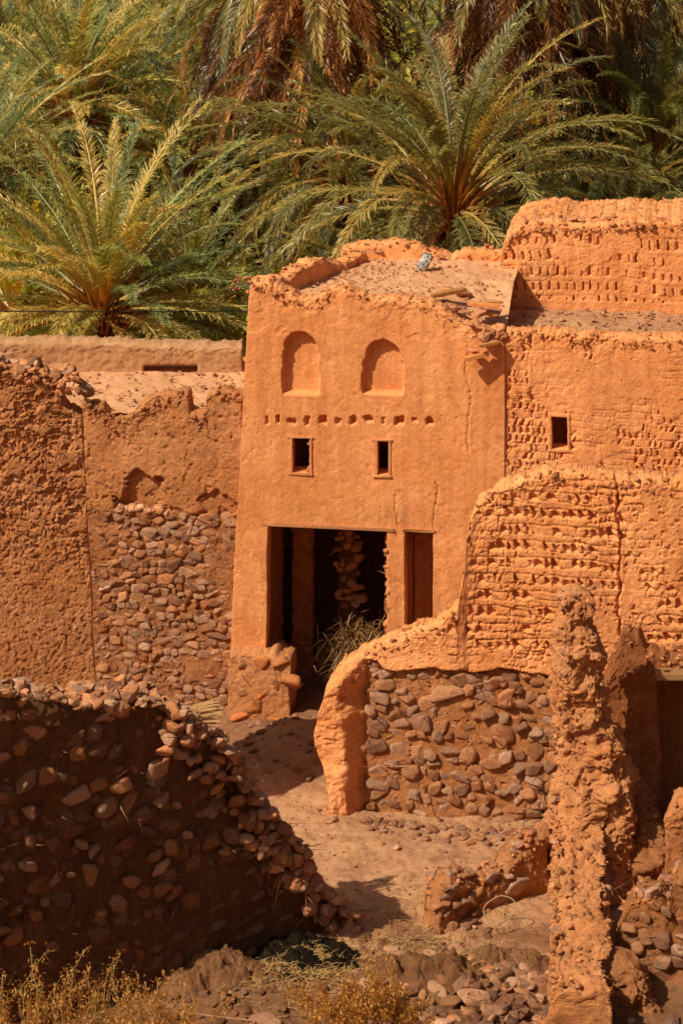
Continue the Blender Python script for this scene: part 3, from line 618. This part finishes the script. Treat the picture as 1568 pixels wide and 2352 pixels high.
# ================================================================ PALMS
def frond(mb,base,az,e,L,bend,npair=70,lw=.019,ll=.5,col=(.1,.14,.04),rc=(.35,.22,.08),twist=0,tipcol=None,t0=.16,rw=.05):
    ns=15; t=np.linspace(0,1,ns); pit=e-bend*t**1.35
    ds=L/(ns-1); up=np.array((0,0,1.))
    az2=az+twist*t
    tan=np.stack([np.cos(az2)*np.cos(pit),np.sin(az2)*np.cos(pit),np.sin(pit)],1)
    P=np.array(base)+np.concatenate([np.zeros((1,3)),np.cumsum(tan[:-1]*ds,0)])
    sd=np.stack([-np.sin(az2),np.cos(az2),0*az2],1); nr=np.cross(tan,sd)*1.0
    nr=np.where(nr[:,2:3]<0,-nr,nr) if e-bend>-1.57 else nr
    wv=(rw*(1-t)**1.5+.009)[:,None]
    V=np.concatenate([P-sd*wv,P+sd*wv,P+nr*wv]); I=np.arange(ns-1)
    mb.add(V,quads=np.concatenate([np.stack([I,I+1,ns+I+1,ns+I],1),np.stack([I,I+1,2*ns+I+1,2*ns+I],1),np.stack([ns+I,ns+I+1,2*ns+I+1,2*ns+I],1)]),col=rc)
    C=mb.C[-1]; f=np.clip(np.tile(t,3)/.4,0,1)[:,None]; C[:,:3]=C[:,:3]*(1-f)+f*np.array(col)*1.4
    tt=np.linspace(t0,.995,npair)+rng.uniform(-.004,.004,npair); 
    for sgn in(-1,1):
        p=np.stack([np.interp(tt,t,P[:,k]) for k in range(3)],1); ta=np.stack([np.interp(tt,t,tan[:,k]) for k in range(3)],1)
        s_=np.stack([np.interp(tt,t,sd[:,k]) for k in range(3)],1); n_=np.stack([np.interp(tt,t,nr[:,k]) for k in range(3)],1)
        k=(tt-t0)/(1-t0); l=ll*(np.clip(k*5,.35,1))*(1-.62*k**2.2)*rng.uniform(.8,1.12,npair)
        a=.95-.5*k+rng.normal(0,.1,npair); vv=rng.uniform(.05,.7,npair)
        dr=ta*np.cos(a)[:,None]+s_*sgn*np.sin(a)[:,None]+n_*vv[:,None]*.8
        dr/=np.linalg.norm(dr,axis=1)[:,None]
        wd=np.cross(dr,n_+s_*sgn*rng.uniform(-.9,.9,npair)[:,None]); wd/=np.linalg.norm(wd,axis=1)[:,None]+1e-9
        mid=p+dr*(l*.45)[:,None]; tip=p+dr*l[:,None]+np.array((0,0,-1))*(l*rng.uniform(.05,.4,npair))[:,None]
        V=np.stack([p,mid-wd*lw,tip,mid+wd*lw],1).reshape(-1,3); q=np.arange(npair)*4
        c=np.array(col)*rng.uniform(.75,1.25)
        mb.add(V,quads=np.stack([q,q+1,q+2,q+3],1),col=c)
        C=mb.C[-1]; C[:,:3]*=np.repeat(rng.uniform(.55,1.45,npair),4)[:,None]
        if tipcol is not None:
            C[2::4,:3]=np.array(tipcol)
GREENS=[(.15,.155,.055),(.20,.19,.06),(.27,.235,.07),(.17,.175,.085),(.38,.30,.10)]
DRY=[(.42,.20,.06),(.32,.14,.045),(.48,.26,.08)]
def palm_mesh(name,seed,n=64,L=4.2,trunk=4,emin=-.35,bend=(.7,1.5),skirt=0,bases=True,greens=GREENS,npair=64,ll=.5,dryf=.08,skL=2.6,trR=.2,t0=.16,rcg=(.55,.30,.08),tipk=1.6,lw=.018):
    random.seed(seed); mb=MB()
    for i in range(n):
        f=(i+.5)/n; az=i*2.39996+random.uniform(-.3,.3); e=1.45-(1.45-emin)*f**.85+random.uniform(-.2,.2)
        c=random.choice(greens); rc=rcg
        if f>1-dryf: c=random.choice(DRY); rc=(.55,.24,.07)
        r=.05+.16*f; b=(math.cos(az)*r,math.sin(az)*r,.5*(1-f)-.1)
        frond(mb,b,az,e,L*random.uniform(.7,1.1)*(.75+.25*math.sin(math.pi*min(1,f+.25))),random.uniform(*bend)*(.65+.5*f),npair,lw,ll,c,rc,random.uniform(-.5,.5),tuple(np.array(c)*tipk+np.array((.08,.06,.01))),t0,.06)
    for i in range(skirt):
        az=random.uniform(0,6.3); h=-random.uniform(.1,2.2); b=(math.cos(az)*.25,math.sin(az)*.25,h)
        frond(mb,b,az,random.uniform(-.9,-.2),skL*random.uniform(.6,1.2),random.uniform(.7,1.3),34,.022,.4,random.choice(DRY+[(.13,.06,.025),(.18,.085,.03),(.1,.05,.02)]),(.45,.22,.08),random.uniform(-.3,.3))
    na=14; zz=np.arange(-trunk,.25,.07); th=np.linspace(0,2*np.pi,na,endpoint=False)
    rr=trR*(1+.12*((zz*6)%1))[:,None]*(1+.25*np.exp(-(zz+.2)**2*2))[:,None]*(1+.06*np.cos(5*th+zz[:,None]*9))
    p=P3(rr*np.cos(th),rr*np.sin(th),np.repeat(zz[:,None],na,1)); nn=len(zz)
    I,J=np.meshgrid(np.arange(nn-1),np.arange(na),indexing='ij');I=I.ravel();J=J.ravel();K_=(J+1)%na
    mb.add(p.reshape(-1,3),quads=np.stack([I*na+J,I*na+K_,(I+1)*na+K_,(I+1)*na+J],1),col=(.10,.05,.02))
    nb_=130
    for i in range(nb_ if bases else 20):
        az=i*2.39996; h=.1-1.3*(i/nb_)**.8; L_=random.uniform(.6,1.7)*(1 if i<90 else .6); e=random.uniform(.7,1.3)-.4*i/nb_
        a=np.array((math.cos(az),math.sin(az),0)); p0=a*trR*.9+np.array((0,0,h)); p1=p0+(a*math.cos(e)+np.array((0,0,math.sin(e))))*L_
        s=np.array((-math.sin(az),math.cos(az),0)); n_=np.array((0,0,.03))
        mb.add([p0-s*.045,p0+s*.045,p0+n_*2,p1-s*.018,p1+s*.018,p1+n_],quads=[[0,1,4,3],[1,2,5,4],[2,0,3,5]],tris=[[3,4,5]],col=random.choice(((.6,.25,.07),(.45,.18,.05),(.68,.34,.11),(.22,.09,.03))))
    return mb.mesh(name,M_LEAF)
def put(me,name,x,y,z,rz=0,s=1,parent=None,tilt=0):
    o=bpy.data.objects.new(name,me); scn.collection.objects.link(o); o.location=(x,y,z); o.rotation_euler=(tilt,tilt*.5,rz); o.scale=(s,s,s)
    if parent: o.parent=parent
    return o
BR=[(.25,.28,.09),(.34,.34,.11),(.45,.39,.13),(.20,.25,.12),(.56,.45,.16)]
pA=palm_mesh("date_palm",101,105,5.1,5,-.05,(.6,1.3),0,True,BR,105,.48,.03,t0=.22,rcg=(.7,.45,.12),lw=.016)
pC=palm_mesh("date_palm",102,120,5.7,8,-.25,(1.0,2.2),8,True,GREENS,105,.5,.04,t0=.24,lw=.016)
pB=palm_mesh("date_palm",103,80,4.6,6,-.2,(.6,1.4),6,True,BR,70,.5,.08)
pT=palm_mesh("date_palm",104,80,4.8,12,-.9,(1.2,2.0),100,True,GREENS+DRY,70,.5,.3,3.8,.24)
pS=palm_mesh("date_palm",105,50,3.4,2,-.1,(.6,1.3),0,False,[(.27,.33,.05),(.40,.40,.07),(.56,.48,.11)],56,.42,.02)
def pl(me,px,py,d,rz,s=1,tilt=0): put(me,"date_palm",X(px,d),d,Z(py,d),rz,s,None,tilt)
pl(pA,235,725,60.,.3,1.0)
pl(pC,1040,505,59.5,1.1,1.0)
pl(pB,170,265,73,.5,1.15)
pl(pB,420,380,72,2.5,.8)
pl(pT,740,-90,66,.7,1.0)
pl(pT,1180,-140,66,2.0,1.05)
pl(pT,1400,-90,69,4.0,1.0)
pl(pC,1500,380,66,3.1,.9)
pl(pC,1440,560,64,5.0,.65)
pl(pT,580,-10,70,5.2,.85)
pl(pC,790,420,64,4.4,.8)
pl(pB,-40,420,66,1.9,.9)
grove=empty("palm_grove"); random.seed(5)
for row,(d,n) in enumerate(((62,6),(68,7),(76,7),(85,8),(97,9),(112,11),(130,12))):
    for i in range(n):
        px=-150+(i+.5+random.uniform(-.35,.35))*1870/n; y=d+random.uniform(-2,2)
        me=random.choice((pS,pB,pS)) if d<75 else random.choice((pB,pA,pS,pS))
        if px>700 and d<80: me=random.choice((pC,pS))
        top=random.uniform(1.2,3.2) if d<70 else random.uniform(2.2,5.5)
        put(me,"grove_palm",X(px,y),y,top+1,random.uniform(0,6.3),random.uniform(.75,1.05),grove)
mb=MB()
def fu():
    y=57.5+random.random()**1.3*50; x=random.uniform(-11,11)*y/60; return x,y,gz(x,y)+random.uniform(0,1.8)
blades(mb,24000,fu,(.6,1.5),.022,((.28,.34,.04),(.44,.45,.06),(.64,.54,.09),(.16,.2,.03)),(.4,1.4),.25)
mb.obj("undergrowth",M_LEAF)
mb=MB(); random.seed(9)
for (sx,sy,h,nst) in ((-4.3,34.2,2.1,46),(-3.6,34.6,1.9,34),(-2.7,34.2,1.6,30),(-2.0,34.0,1.2,20),(.35,36.0,.8,34),(-.2,35.8,.6,20),(.9,36.2,.5,20)):
    z0=gz(sx,sy)
    for i in range(nst):
        a=random.uniform(0,6.3); e=random.uniform(.7,1.5); p=np.array((sx+random.gauss(0,.18),sy+random.gauss(0,.15),z0)); dr=np.array((math.cos(a)*math.cos(e),math.sin(a)*math.cos(e),math.sin(e)))
        Ls=h*random.uniform(.65,1.05); s=np.array((.005,0,0)); nseg=16
        for q in range(nseg):
            p2=p+dr*Ls/nseg; dr=dr+np.array((random.gauss(0,.12),random.gauss(0,.12),.0)); dr/=np.linalg.norm(dr)
            mb.add([p-s,p+s,p2+s,p2-s],quads=[[0,1,2,3]],col=(.4,.26,.1))
            if q>4:
                for _ in range(8):
                    v=np.array((random.gauss(0,1),random.gauss(0,1),random.gauss(.3,.8))); v/=np.linalg.norm(v); w_=np.cross(v,(0,.7,.7)); l=random.uniform(.04,.08); o_=p2+np.array([random.gauss(0,.035) for _k in range(3)])
                    mb.add([o_,o_+v*l*.5+w_*.022,o_+v*l,o_+v*l*.5-w_*.022],quads=[[0,1,2,3]],col=random.choice(((.74,.38,.10),(.64,.34,.09),(.84,.48,.16))))
            p=p2
mb.obj("dry_shrub",M_DRY)
# ================================================================ CAMERA / LIGHT
cam=bpy.data.cameras.new("camera"); co=bpy.data.objects.new("camera",cam); scn.collection.objects.link(co)
co.location=(0,0,CH); co.rotation_euler=(math.pi/2,0,0)
cam.sensor_fit='VERTICAL'; cam.sensor_height=36; cam.lens=F/2352*36; cam.shift_y=-(1176+870)/2352
cam.clip_end=2000; cam.clip_start=.5
cam.dof.use_dof=True; cam.dof.focus_distance=47; cam.dof.aperture_fstop=2.6
scn.camera=co
el=math.radians(47); fa=math.radians(34)
S=Vector((-math.cos(el)*math.cos(fa),-math.cos(el)*math.sin(fa),math.sin(el)))
sl=bpy.data.lights.new("sun",'SUN'); sl.energy=5; sl.angle=math.radians(.5); sl.color=(1,.88,.70)
so=bpy.data.objects.new("sun",sl); so.rotation_euler=S.to_track_quat('Z','Y').to_euler(); so.location=(-20,-10,40); scn.collection.objects.link(so)
wd=bpy.data.worlds.new("World"); scn.world=wd; wd.use_nodes=True; nt=wd.node_tree
sk=nt.nodes.new("ShaderNodeTexSky"); sk.sky_type='NISHITA'; sk.sun_disc=False; sk.sun_elevation=el; sk.sun_rotation=math.atan2(S.x,S.y); sk.dust_density=4
nt.links.new(sk.outputs[0],nt.nodes["Background"].inputs[0]); nt.nodes["Background"].inputs[1].default_value=.05
scn.view_settings.view_transform='Standard'; scn.view_settings.look='None'; scn.view_settings.exposure=0
